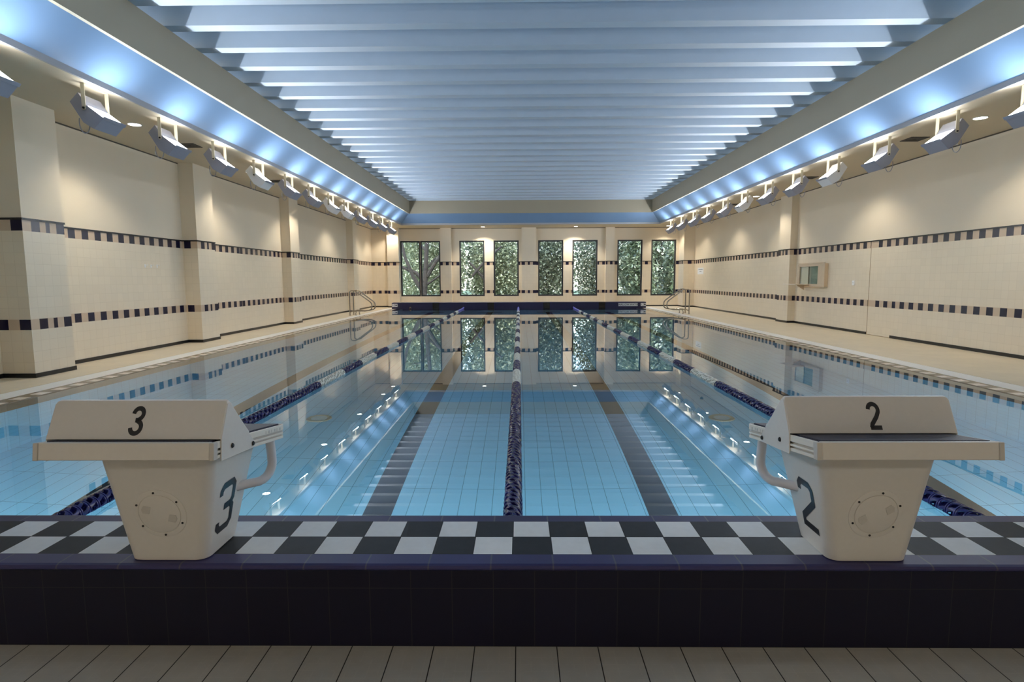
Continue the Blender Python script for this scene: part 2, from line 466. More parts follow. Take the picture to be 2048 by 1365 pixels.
# pilasters
def pillar(name, x0, x1, y0, y1, side, label, sidecells=None, frontcells=None):
    mb = MB(); LS = abs(y1-y0); LF = abs(x1-x0)
    sc = run(LS, sidecells or [(1, 2), (1, 1), (.7, 2), (.5, 1), (.8, 2), (1, 1)])
    fc = run(LF, frontcells or [(1, 2), (1, 1), (1, 2)])
    if side == 'L':
        wall_face(mb, (x1, y1), (x1, y0), [(LS-b, LS-a, c) for a, b, c in sc][::-1]); wall_face(mb, (x1, y0), (x0, y0), fc); wall_face(mb, (x0, y1), (x1, y1), fc)
    elif side == 'R':
        wall_face(mb, (x0, y0), (x0, y1), sc); wall_face(mb, (x1, y0), (x0, y0), fc); wall_face(mb, (x0, y1), (x1, y1), fc)
    else:
        wall_face(mb, (x1, y0), (x0, y0), fc); wall_face(mb, (x0, y0), (x0, y1), sc); wall_face(mb, (x1, y1), (x1, y0), sc)
    struct(mb.build(name, WM), label, 'pillar')
    b = MB()
    b.box((x0-0.012, y0-0.012, 0), (x1+0.012, y1+0.012, 0.06)).box((x0-0.012, y0-0.012, 2.15), (x1+0.012, y1+0.012, 2.178))
    struct(b.build('trim_1', M['black_tile']), 'black base and capping tiles around the ' + label.split(',')[0], 'trim')
pillar('pillar', XL-.05, -6.675, 7.90, 8.63, 'L', 'nearest pilaster on the left wall, close to the camera', frontcells=[(1, 1), (1, 2), (1, 1), (.2, 2)])
pillar('pillar', XL-.05, -6.81, 12.45, 13.17, 'L', 'second pilaster along the left wall, cream tiled', frontcells=[(1, 2), (1, 1), (.6, 2)])
pillar('pillar', XL-.05, -6.85, 17.66, 18.36, 'L', 'third pilaster along the left wall, cream tiled', frontcells=[(1, 1), (1, 2), (.5, 1)])
pillar('pillar', XL-.05, -6.85, 24.35, 25.05, 'L', 'farthest pilaster on the left wall, behind the ladder', frontcells=[(1, 1), (1, 2), (.4, 1)])
pillar('pillar', 7.95, XR+.05, 17.45, 18.20, 'R', 'pilaster on the right wall beside the serving hatch', frontcells=[(1, 2), (1, 1), (.2, 2)][::-1])
pillar('pillar', 7.66, XR+.05, 27.55, YF+.02, 'R', 'corner pilaster at the right end of the far wall')
for x0, x1, lb in ((-6.311, -5.752, 'shallow pilaster left of the paired windows on far wall'), (-3.75, -3.246, 'pilaster right of the paired windows on far wall'), (0.119, 0.815, 'middle pilaster of the far wall between windows'), (4.13, 4.55, 'right pilaster of the far wall between windows')):
    pillar('pillar', x0, x1, YF-0.27, YF+.02, 'F', lb, sidecells=[(1, 2)], frontcells=[(1, 1), (.9, 2), (.6, 1), (.9, 2), (1, 1)] if x1-x0 > .6 else [(.8, 2), (1, 1), (1, 2), (.7, 1)])

for side, pos in (('left', None), ('right', None), ('far', None)):
    b = MB()
    for k in bases[side]:
        off = len(b.v); b.v += k.v; b.f += [tuple(i+off for i in f) for f in k.f]; b.mi += k.mi
    struct(b.build('baseboard_'+side, M['black_tile']), 'black base tiles along the %s wall' % side, 'baseboard')
b = MB(); b.box((XL, YB, 2.15), (XL+0.014, YF, 2.176))
struct(b.build('trim_2', M['black_tile']), 'black capping strip over the upper band on left wall', 'trim')
b = MB(); b.box((XR-0.014, YB, 2.15), (XR, YF, 2.176))
struct(b.build('trim_3', M['black_tile']), 'black capping strip over the upper band on right wall', 'trim')
b = MB(); xs = [XL] + [v for w in WINS for v in w] + [XR]
for a, c in zip(xs[0::2], xs[1::2]):
    if c-a > 0.05: b.box((a, YF-0.014, 2.15), (c, YF, 2.176))
struct(b.build('trim_4', M['black_tile']), 'black capping strip over the upper band on far wall', 'trim')

M['painted_gap_shade'] = plain('painted_gap_shade', (0.10, 0.085, 0.065), 0.8)  # dark colour standing in for the shade where walls meet the soffit
struct(MB().box((XL, YB, ZS-.022), (XL+.006, YF, ZS)).build('trim_6', M['painted_gap_shade']), 'dark strip painted as shade between left wall and soffit', 'trim')
struct(MB().box((XR-.006, YB, ZS-.022), (XR, YF, ZS)).build('trim_7', M['painted_gap_shade']), 'dark strip painted as shade between right wall and soffit', 'trim')
struct(MB().box((XL, YF-.006, ZS-.022), (XR, YF, ZS)).build('trim_8', M['painted_gap_shade']), 'dark strip painted as shade between far wall and soffit', 'trim')
# ------------------------------------------------------------------ ceiling, fascia, cove, soffit
mb = MB(); PER, FL, HT = 0.7755, 0.195, 0.34
y = 8.525 - 12*PER
prof = []
while y < FY1 + 1.0:
    prof += [(y-FL, ZFT), (y, ZFT), (y+0.05, ZFT+HT), (y+PER-FL-0.05, ZFT+HT)]
    y += PER
lim = [p for p in prof if FY0-.3 < p[0] < FY1+.9]
for (a, b) in zip(lim[:-1], lim[1:]):
    mb.q([(FX0-.9, a[0], a[1]), (FX0-.9, b[0], b[1]), (FX1+.9, b[0], b[1]), (FX1+.9, a[0], a[1])])
mb.q([(XL-.3, YB-.3, ZFT+HT+.25), (XR+.3, YB-.3, ZFT+HT+.25), (XR+.3, YF+.3, ZFT+HT+.25), (XL-.3, YF+.3, ZFT+HT+.25)])
struct(mb.build('ceiling', M['deck_metal']), 'pale blue ribbed metal roof deck over the pool', 'ceiling')

def around(name, mat, fn, labels):
    """four straight pieces round the ceiling well; fn(side) gives a list of quads"""
    for side in ('left', 'right', 'far', 'near'):
        mb = MB(); fn(mb, side)
        struct(mb.build(name+'_'+side, mat), labels % side, name.split('_')[0])
def loop_pts(x0, x1, y0, y1, z): return {'a': (x0, y0, z), 'b': (x1, y0, z), 'c': (x1, y1, z), 'd': (x0, y1, z)}
EDGE = {'left': ('d', 'a'), 'right': ('b', 'c'), 'far': ('c', 'd'), 'near': ('a', 'b')}
def band(mb, side, A, B):
    p, q = EDGE[side]; mb.q([A[p], A[q], B[q], B[p]])
T = 0.055
fo = lambda z: loop_pts(FX0, FX1, FY0, FY1, z)
fi = lambda z: loop_pts(FX0-T, FX1+T, FY0-T, FY1+T, z)
def f_fascia(mb, s):
    band(mb, s, fo(ZFT), fo(ZFB)); band(mb, s, fo(ZFB), fi(ZFB)); band(mb, s, fi(ZFB), fi(ZFT)); band(mb, s, fi(ZFT), fo(ZFT))
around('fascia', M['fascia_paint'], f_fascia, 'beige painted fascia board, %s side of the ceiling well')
UP = 0.075
c0 = lambda z, e=0.0: loop_pts(CX0-e, CX1+e, CY0-e, CY1+e, z)
def f_cove(mb, s): band(mb, s, loop_pts(FX0-T, FX1+T, FY0-T, FY1+T, ZFB), c0(ZS+UP-.02, 0.02))
around('cove', M['cove_blue'], f_cove, 'blue sloping cove panel, %s side of the ceiling well')
def f_lip(mb, s):
    band(mb, s, c0(ZS+UP), c0(ZS)); band(mb, s, c0(ZS+UP, 0.03), c0(ZS+UP)); band(mb, s, c0(ZS), c0(ZS, .03))
around('cornice', M['lip_grey'], f_lip, 'grey edge strip below the blue cove, %s side')
so_out = loop_pts(XL-.05, XR+.05, YB-.05, YF+.05, ZS)
around('soffit', M['soffit_paint'], lambda mb, s: band(mb, s, c0(ZS, .03), so_out), 'cream soffit with lamps, %s side of the hall')

# ------------------------------------------------------------------ floors, pool
mb = MB(); mb.q([(XL, YB, -.045), (XR, YB, -.045), (XR, BY0+.02, -.045), (XL, BY0+.02, -.045)])
struct(mb.build('floor', M['near_floor']), 'dim brown textured tile floor in front of the starting wall', 'floor')
GX0, GX1 = 5.835, 6.135
def deck(name, x0, x1, y0, y1, lb):
    mb = MB(); mb.box((x0, y0, -.3), (x1, y1, 0.0)); struct(mb.build(name, M['deck_tile']), lb, 'floor')
deck('pool_deck', XL, -GX1-.012, BY1, YF, 'cream tiled walkway along the left side of the pool')
deck('pool_deck', GX1+.012, XR, BY1, YF, 'cream tiled walkway along the right side of the pool')
deck('pool_deck', -GX1-.012, GX1+.012, FBY+.46, YF, 'cream tiled walkway behind the far starting wall')
for s in (-1, 1):
    nm = 'left' if s < 0 else 'right'
    mb = MB(); mb.box((s*(GX1+.012), BY1, -.3), (s*GX1, YF, -.006)); mb.box((s*GX0, BY1, -.3), (s*(GX0-.012), YF, -.006))
    struct(mb.build('trim_5', M['gap_black']), 'dark joints beside the %s overflow grating' % nm, 'trim')
    mb = MB(); yy = BY1
    while yy < FBY+.4:
        mb.box((s*GX0, yy, -.2), (s*GX1, yy+.0153, -.001)); yy += 0.016 if yy < 14 else 0.3
        if yy >= 14: mb.box((s*GX0, yy, -.2), (s*GX1, yy+.297, -.001))
    tag(mb.build('overflow_grating', M['grating_white']), 'white slatted overflow grating along the %s edge of the pool' % nm, 'grating', kind='structure')
    # wet edge: brown tiles with a row of pale ones, dipping under the water
    mb = MB()
    E = [(GX0-.012, 0.0), (5.758, 0.0), (5.612, 0.0), (5.595, -0.004), (5.35, -0.10)]
    for k in range(4):
        (xa, za), (xb, zb) = E[k], E[k+1]
        if k == 1:
            n = int((FBY-BY1)/0.1495)
            for i in range(n+1):
                ya = BY1+i*0.1495; yb = min(ya+.1495, FBY)
                mi = 1 if (i + (0 if s < 0 else 1)) % 2 == 0 else 0
                mb.q([(s*xa, ya, za), (s*xa, yb, za), (s*xb, yb, zb), (s*xb, ya, zb)], mi)
        else:
            mb.q([(s*xa, BY1, za), (s*xa, FBY, za), (s*xb, FBY, zb), (s*xb, BY1, zb)], 0)
    struct(mb.build('kerb_edge', [M['brown_tile'], M['pale_tile']]), 'wet brown and pale tiled edge, %s side of the pool' % nm, 'edge')

# basin with lane markings
D0, D1 = 1.90, 1.20
fz = lambda y: -(D0 + (D1-D0)*(y-BY1)/(FBY-BY1))
mb = MB()
lanes = [-3.75, -1.25, 1.25, 3.75]
xs = [-5.35]
for c in lanes: xs += [c-.5, c-.125, c+.125, c+.5]
xs += [5.35]
ys = [BY1, 4.30, 4.55, 25.0, 25.25, FBY]
for i in range(len(xs)-1):
    xm = (xs[i]+xs[i+1])/2; d = min(abs(xm-c) for c in lanes)
    for j in range(len(ys)-1):
        blk = (d < .13 and 1 <= j <= 3) or (d < .5 and j in (1, 3))
        mb.q([(xs[i], ys[j], fz(ys[j])), (xs[i+1], ys[j], fz(ys[j])), (xs[i+1], ys[j+1], fz(ys[j+1])), (xs[i], ys[j+1], fz(ys[j+1]))], 1 if blk else 0)
for s in (-1, 1):
    mb.q([(s*5.35, BY1, fz(BY1)), (s*5.35, FBY, fz(FBY)), (s*5.35, FBY, -.10), (s*5.35, BY1, -.10)], 2)
mb.q([(-5.85, FBY, -1.9), (5.85, FBY, -1.9), (5.85, FBY, -.2), (-5.85, FBY, -.2)], 3)
struct(mb.build('pool_basin', [M['pool_tile'], M['lane_black'], M['pool_side'], M['pool_navy']]), 'pale blue tiled pool floor with four dark lane lines', 'pool')
mb = MB(); mb.q([(-5.63, BY1-.01, ZW), (5.63, BY1-.01, ZW), (5.63, FBY+.01, ZW), (-5.63, FBY+.01, ZW)])
struct(mb.build('water', M['water']), 'still clear pool water mirroring the hall', 'water')

# unseen lamps added below the water to brighten the pool floor
for k, x in enumerate((-3.75, -1.25, 1.25, 3.75)):
    root = empty('added_underwater_light', (x, BY1, -.62), 'added unseen lamp under water in the near end wall of the pool, %s lane' % ORD[k], 'lamp', 'added underwater lamps')
    n = 24
    MB().rings([[(.13*math.cos(2*math.pi*j/n), .0, .13*math.sin(2*math.pi*j/n)) for j in range(n)], [(.12*math.cos(2*math.pi*j/n), .03, .12*math.sin(2*math.pi*j/n)) for j in range(n)], [(.10*math.cos(2*math.pi*j/n), .03, .10*math.sin(2*math.pi*j/n)) for j in range(n)]], caps=False).build('bezel', M['steel'], root, smooth=True)
    MB().disc((0, .015, 0), .10, 'y', .01, n).build('lamp_glass', M['lens_glow'], root)
    l = bpy.data.lights.new('pool_lamp', 'AREA'); l.shape = 'DISK'; l.size = .18; l.energy = ADDED_POOL_W; l.color = (0.70, 0.90, 1.0)
    o = bpy.data.objects.new('pool_lamp', l); COL.objects.link(o); o.parent = root; o.location = (0, .04, 0); o.rotation_euler = (math.radians(80), 0, 0)
# near starting wall: profile along x
def starting_wall(name, prof, mats, x0, x1, lb):
    mb = MB()
    for (a, b, mi) in prof: mb.q([(x0, *a), (x1, *a), (x1, *b), (x0, *b)], mi)
    return struct(mb.build(name, mats), lb, 'starting wall')
n0 = [(2.062, -.045), (2.062, .253), (2.056, .257), (2.049, .263), (2.049, .268), (2.054, .275), (2.064, .279)]
pf = [(n0[0], n0[1], 0)] + [(n0[i], n0[i+1], 1) for i in range(1, 6)]
pf += [(n0[6], (2.137, .279), 1), ((2.137, .279), (2.4425, .279), 2), ((2.4425, .279), (2.505, .279), 3), ((2.505, .279), (2.518, .274), 3), ((2.518, .274), (2.523, .26), 3), ((2.523, .26), (2.523, .2), 3), ((2.523, .2), (2.52, -1.95), 0)]
starting_wall('starting_wall', pf, [M['bench_face'], M['coping_front'], M['checker'], M['coping_rear']], XL-.02, XR+.02, 'low navy tiled starting wall with chequered top')

# far starting wall, navy with dark lane targets
mb = MB()
fx = [-5.84] + [v for c in (-3.82, -1.30, 1.25, 3.78) for v in (c-.15, c+.15)] + [5.78]
for i in range(len(fx)-1):
    mb.q([(fx[i], FBY, -.25), (fx[i+1], FBY, -.25), (fx[i+1], FBY, .272), (fx[i], FBY, .272)], 1 if i % 2 else 0)
a, b = fx[0], fx[-1]
mb.q([(a, FBY, .272), (b, FBY, .272), (b, FBY+.46, .279), (a, FBY+.46, .279)], 0)
mb.q([(a, FBY+.46, -.1), (b, FBY+.46, -.1), (b, FBY+.46, .279), (a, FBY+.46, .279)], 0)
for x in (a, b): mb.q([(x, FBY, -.25), (x, FBY+.46, -.25), (x, FBY+.46, .279), (x, FBY, .272)], 0)
struct(mb.build('starting_wall', [M['pool_navy'], M['black_tile']]), 'far navy tiled end wall with four dark lane targets', 'end wall')

# ------------------------------------------------------------------ lettering
def text_mesh(name, body, size, mat, mtx, parent=None, sx=1.0, bold=0.0, depth=0.0015, spacing=1.0):
    cu = bpy.data.curves.new(name, 'FONT'); cu.body = body; cu.size = size; cu.align_x = 'CENTER'; cu.align_y = 'CENTER'
    cu.extrude = depth; cu.offset = bold; cu.space_character = spacing
    tmp = bpy.data.objects.new('tmp', cu); COL.objects.link(tmp)
    bpy.context.view_layer.update()
    me = bpy.data.meshes.new_from_object(tmp.evaluated_get(bpy.context.evaluated_depsgraph_get()))
    bpy.data.objects.remove(tmp)
    me.name = name
    me.transform(Matrix.Diagonal((sx, 1, 1, 1))); me.transform(mtx)
    me.materials.clear(); me.materials.append(mat)
    o = bpy.data.objects.new(name, me); COL.objects.link(o)
    if parent: o.parent = parent
    return o
def stroke(pts, w):
    """2D mitred stroke as quads"""
    P = [Vector(p) for p in pts]; L = []; R = []
    for i in range(len(P)):
        d0 = (P[i]-P[i-1]).normalized() if i > 0 else None; d1 = (P[i+1]-P[i]).normalized() if i < len(P)-1 else None
        if d0 is None: n = Vector((-d1.y, d1.x)); k = 1
        elif d1 is None: n = Vector((-d0.y, d0.x)); k = 1
        else:
            n0_ = Vector((-d0.y, d0.x)); n1_ = Vector((-d1.y, d1.x)); n = (n0_+n1_).normalized(); k = 1/max(.5, n.dot(n0_))
        L.append(P[i]+n*w/2*k); R.append(P[i]-n*w/2*k)
    return [(R[i], R[i+1], L[i+1], L[i]) for i in range(len(P)-1)]
OCT = {'3': [[(0, .80), (0, .91), (.1, 1), (.5, 1), (.6, .9), (.6, .6), (.5, .5), (.2, .5)], [(.5, .5), (.6, .4), (.6, .1), (.5, 0), (.1, 0), (0, .09), (0, .2)]],
       '2': [[(0, .78), (0, .9), (.1, 1), (.5, 1), (.6, .9), (.6, .62), (0, .17), (0, 0), (.64, 0)]]}

def ell(cx, cy, rx, ry, a0, a1, n=14):
    return [(cx+rx*math.cos(math.radians(a0+(a1-a0)*k/n)), cy+ry*math.sin(math.radians(a0+(a1-a0)*k/n))) for k in range(n+1)]
ROUND = {'3': [ell(.28, .735, .19, .190, 178, -62, 16) + [(.30, .525), (.20, .520)], [(.26, .523)] + ell(.275, .280, .205, .205, 62, -176, 18)],
         '2': [ell(.28, .715, .20, .210, 176, -22, 16) + [(.36, .46), (.13, .20), (.085, .075)], [(.03, .075), (.50, .075)]]}
# ------------------------------------------------------------------ starting blocks
def rrect(cx, cy, hx, hy, r, z, n=5):
    o = []
    for (sx, sy, a0) in ((1, 1, 0), (-1, 1, 90), (-1, -1, 180), (1, -1, 270)):
        for k in range(n+1):
            a = math.radians(a0 + 90*k/n); o.append((cx+sx*(hx-r)+r*math.cos(a), cy+sy*(hy-r)+r*math.sin(a), z))
    return o
def starting_block(cx, base_x, digit, side, wedge_y, label):
    root = empty('starting_block', (base_x, 2.21, .279), label, 'starting block', 'white starting blocks on the near wall')
    d = (base_x, 2.21, .279)
    parts = []
    def add(o, par=None):
        move(o, d); o.parent = par or root; return o
    # pedestal: lofted rounded box flaring towards the platform
    R = []
    for t, g in ((0, -.005), (.008, 0), (.25, 0), (.5, 0), (.75, 0), (1, 0)):
        hx = .146 + t*(.208-.146) + g; yf = 2.083 - t*.085 - g; yr = 2.335 + t*.06 + g
        x = base_x - side*.010 + t*(cx-base_x)
        R.append(rrect(x, (yf+yr)/2, hx, (yr-yf)/2, .042, .279 + t*.43))
    ped = add(MB().rings(R).build('pedestal', M['block_white'], smooth=True))
    # platform frame in tilted coordinates
    Y0, Z0, TH = 1.84, .802, .058
    ang = math.atan2(.080, .56); ca, sa = math.cos(ang), math.sin(ang)
    def pl(u, v, w):  # u across, v along towards pool, w up
        return (cx+u, Y0 + v*ca + w*sa, Z0 - v*sa + w*ca)
    HW, LEN = .281, .575
    def pbox(u0, u1, v0, v1, w0, w1, mb=None):
        mb = mb or MB(); k = len(mb.v)
        mb.v += [pl(u, v, w) for w in (w0, w1) for (u, v) in ((u0, v0), (u1, v0), (u1, v1), (u0, v1))]
        for f in ((0,3,2,1),(4,5,6,7),(0,1,5,4),(1,2,6,5),(2,3,7,6),(3,0,4,7)): mb.f.append(tuple(k+i for i in f)); mb.mi.append(0)
        return mb
    fr = add(pbox(-HW, HW, .022, LEN, -TH, -.006).build('platform', M['block_grey'], bevel=.004))
    add(pbox(-HW, HW, 0, .022, -TH, 0).build('front_plate', M['block_white'], bevel=.003))
    for s in (-1, 1):
        add(pbox(s*HW, s*(HW+.016), -.002, .024, -TH-.001, -.001).build('end_cap', M['block_grey'], bevel=.002))
        rail = pbox(s*HW, s*(HW+.010), .024, LEN-.004, -.024, -.001)
        pbox(s*HW, s*(HW+.010), .024, LEN-.004, -.040, -.032, rail); pbox(s*HW, s*(HW+.010), .024, LEN-.004, -TH, -.046, rail)
        add(rail.build('side_rail', M['block_cream'], bevel=.0015))
        for k in range(6):
            t_ = add(pbox(s*(HW+.010), s*(HW+.0108), .40+k*.026, .404+k*.026 + (.008 if k % 2 else 0), -.021, -.010).build('scale_mark', M['block_grey'])); t_.parent = fr
    add(pbox(-HW, HW, LEN, LEN+.018, -TH, 0).build('nose_plate', M['block_white'], bevel=.003))
    add(pbox(-HW+.012, HW-.012, .022, LEN-.002, -.007, .002).build('tread', M['tread']))
    # adjustable wedge (foot rest) straddling the platform
    v0 = (wedge_y-Y0)/ca
    HWW = HW+.012
    prof = [(v0, -.004+.008), (v0+.045, .128), (v0+.056, .131), (v0+.212, .004)]
    WR = []
    for u_, dz in ((0, .011), (.002, .005), (.006, .0015), (.012, 0)):
        WR.append((-HWW+u_, dz))
    WR = WR + [(-u_, dz) for u_, dz in WR[::-1]]
    mb = MB(); mb.rings([[pl(u_, a, b) for a, b in [(v0, .004), (v0+.046-dz*.35, .131-dz), (v0+.057+dz*.3, .134-dz), (v0+.214, .004)]] for u_, dz in WR])
    wd = add(mb.build('wedge', M['block_white'], bevel=.005, seg=3))
    for s in (-1, 1):
        sp = [(v0+.004, .006), (v0+.043, .120), (v0+.061, .124), (v0+.196, .010), (v0+.250, -.036), (v0+.250, -.056), (v0+.020, -.068), (v0+.006, -.068)]
        u = sorted((s*(HW+.0105), s*(HW+.0150)))
        mb = MB(); mb.rings([[pl(u[0], a, b) for a, b in sp], [pl(u[1], a, b) for a, b in sp]])
        sd_ = add(mb.build('side_panel', M['block_white'], wd, bevel=.0015))
        sd_.parent = wd
        for (bv, bw) in ((v0+.075, -.026), (v0+.232, -.040)):
            c = pl(s*(HW+.0165), bv, bw)
            b_ = MB().disc(c, .009, 'x', s*.004, 14, r2=.006).build('bolt', M['rubber_black'], smooth=True); move(b_, d); b_.parent = wd
    # big number on the wedge: face leans back in the tilted frame
    lean = math.atan2(.128-.004, .045); e1 = Vector((1, 0, 0))
    up = (Vector(pl(0, v0+.045, .128)) - Vector(pl(0, v0, .004))).normalized(); nn = e1.cross(up)
    c = (Vector(pl(0, v0+.0225, .064)) - Vector(d)) + nn*.0012 + e1*(0.0 if digit == '3' else .015)
    Mx = Matrix(((e1.x, up.x, nn.x, c.x), (e1.y, up.y, nn.y, c.y), (e1.z, up.z, nn.z, c.z), (0, 0, 0, 1)))
    mb = MB()
    for st in ROUND[digit]:
        for quad in stroke(st, .16):
            mb.q([tuple(c + e1*((p.x-.28)*.086) + up*((p.y-.5)*.102)) for p in quad])
    o = mb.build('number', M['digit_black'], root); o['label'] = 'black painted number %s' % digit
    # chamfered number on the inner side of the pedestal
    s = side; mb = MB()
    for st in OCT[digit]:
        for quad in stroke(st, .155):
            pts = []
            for p in quad:
                zz = .371 + p.y*.175; t = (zz-.279)/.43
                yy = (2.175 if digit == '3' else 2.180) + s*(-1)*(p.x-.3)*.165*(-1)
                x = base_x - s*.010 + t*(cx-base_x) + s*(.146+t*.062) + s*.0012
                pts.append((x, yy, zz))
            mb.q(pts)
    so_ = add(mb.build('number', M['digit_black']))
    # round access cover on the pedestal front
    fy = lambda z: 2.083 - (z-.279)/.43*.085
    zc = .478; xc = base_x - .002
    tilt = math.atan2(.085, .43)
    def cv(x, z, o): return (xc+x, fy(zc+z) - o*math.cos(tilt), zc+z - o*math.sin(tilt)*0)
    def ring(r, o, n=40): return [cv(r*math.cos(2*math.pi*k/n), r*math.sin(2*math.pi*k/n), o) for k in range(n)]
    rim = MB().rings([ring(.099, -.004), ring(.097, .002), ring(.094, .003), ring(.079, .003), ring(.0775, .000)], caps=False).build('access_rim', M['block_white'], smooth=True); add(rim)
    add(MB().rings([ring(.076, -.004), ring(.0755, .003), ring(.073, .0042), ring(.02, .0045)]).build('access_cover', M['block_white'], smooth=True))
    for k in range(6):
        a = math.radians(90+60*k + (5 if digit == '3' else -6)); p = cv(.086*math.cos(a), .086*math.sin(a), .0034)
        b_ = MB().disc(p, .0042, 'y', -.0012, 10).build('screw', M['rubber_black']); add(b_, None); b_.parent = rim
    for k in (0, 1):
        a = math.radians((160 if digit == '3' else 205) + 180*k); ux, uz = math.cos(a), math.sin(a)
        poly = [(.035, -.018), (.062, -.014), (.066, .003), (.058, .017), (.035, .012)]
        pts = [(p*ux - q_*uz, p*uz + q_*ux) for p, q_ in poly]
        mb = MB().rings([[cv(x, z, .0040) for x, z in pts], [cv(x, z, .0065) for x, z in pts]], caps=True)
        add(mb.build('finger_grip', M['block_grey'], bevel=.001))
    # backstroke handles under the pool edge
    for s in (-1, 1):
        hx = cx + s*(HW-.050)
        hx += s*.012
        path = [(hx, 2.37, .70), (hx, 2.385, .60), (hx, 2.388, .565)]
        for k in range(1, 7):
            a = math.radians(90*k/6); path.append((hx - s*.075*(1-math.cos(a))*.4, 2.388-.06*(1-math.cos(a)), .565-.065*math.sin(a)))
        path += [(cx+s*.19, 2.31, .500), (cx+s*.13, 2.25, .500), (cx+s*.09, 2.21, .500)]
        add(MB().tube(path, .0185, 12).build('handle', M['tube_white'], smooth=True))
    return root
starting_block(-1.287, -1.312, '3', 1, 1.885, 'white starting block numbered 3 at the left end')
starting_block(1.248, 1.282, '2', -1, 2.03, 'white starting block numbered 2 at the right end')

# ------------------------------------------------------------------ lane ropes
def float_mb(lo=False):
    mb = MB(); n = 12 if lo else 24; h = .0325
    def ring(r, y): return [(r*math.cos(2*math.pi*k/n), y, r*math.sin(2*math.pi*k/n)) for k in range(n)]
    # two rims
    for y0 in ((-h,) if lo else (-h, h-.012)):
        R = [ring(.046, y0), ring(.054, y0+.002), ring(.054, y0+.010), ring(.046, y0+.012), ring(.046, y0)]
        mb.rings(R, caps=False)
    mb.rings([ring(.014, -h), ring(.014, h)], caps=False)       # hub
    nb = 6
    for k in range(nb):     # wide twisted slats joining the rims, bulging outwards
        a0 = 2*math.pi*k/nb; A = []; st = 2 if lo else 4
        for i in range(st+1):
            t = i/st; a = a0 + t*.45; y = -h+.006 + (2*h-.012)*t; ro = .0525+.0035*math.sin(math.pi*t); w = .62-.16*math.sin(math.pi*t)
            A.append([(rr*math.cos(b), y, rr*math.sin(b)) for rr, b in ((ro-.005, a), (ro, a+.06), (ro+.001, a+w/2), (ro, a+w-.06), (ro-.005, a+w))])
        mb.rings(A)
    R = [ring(.014, -.002), ring(.048, -.002)]
    mb.rings(R, caps=False)                                      # web
    return mb
FM = {k: float_mb().mesh('float_'+k, M['rope_'+k], smooth=True) for k in ('navy', 'white')}
FLO = float_mb(True)
SEG = [7.22, 8.21, 9.18, 10.10, 11.10, 12.0, 13.03, 14.02, 15.08, 16.2, 17.2, 18.2, 19.2, 20.2, 21.2, 22.2, 23.1, 24.0]
def rope_colour(y):
    k = sum(1 for s in SEG if y >= s); return 'navy' if k % 2 == 0 else 'white'
def lane_rope(x, label):
    root = empty('lane_rope', (x, BY1, ZW+.012), label, 'lane rope', 'floating lane ropes')
    P = 0.0675; N = int((24.0-2.58)/P); lo = {'navy': MB(), 'white': MB()}
    for i in range(N):
        y = 2.60+i*P; c = rope_colour(y); a = random.uniform(0, 6.28)
        if i < 100:
            o = bpy.data.objects.new('float', FM[c]); COL.objects.link(o); o.parent = root
            o.location = (0, y-BY1, 0); o.rotation_euler = (0, a, 0)
        else:
            mb = lo[c]; k = len(mb.v); ca, sa = math.cos(a), math.sin(a)
            mb.v += [(px*ca+pz*sa, py+y-BY1, -px*sa+pz*ca) for px, py, pz in FLO.v]
            mb.f += [tuple(j+k for j in f) for f in FLO.f]; mb.mi += FLO.mi
    far = MB(); mi = 0
    for c in ('navy', 'white'):
        k = len(far.v); far.v += lo[c].v; far.f += [tuple(j+k for j in f) for f in lo[c].f]; far.mi += [mi]*len(lo[c].f); mi += 1
    o = far.build('float_row', [M['rope_navy'], M['rope_white']], root, smooth=True); o['kind'] = 'stuff'
    MB().tube([(0, 0.0, 0), (0, FBY-BY1, 0)], .006, 8).build('cable', M['rope_white'], root)
    y0 = 24.05-BY1; y1 = FBY-BY1
    MB().tube([(0, y0, 0), (0, y1-.5, .0), (0, y1-.02, .045)], [.050, .048, .030], 12).build('end_sleeve', M['rope_blue'], root, smooth=True)
lane_rope(-0.04, 'middle lane rope of navy and white floats, straight ahead')
lane_rope(-2.54, 'left lane rope of navy and white floats, behind block 3')
lane_rope(2.475, 'right lane rope of navy and white floats, behind block 2')

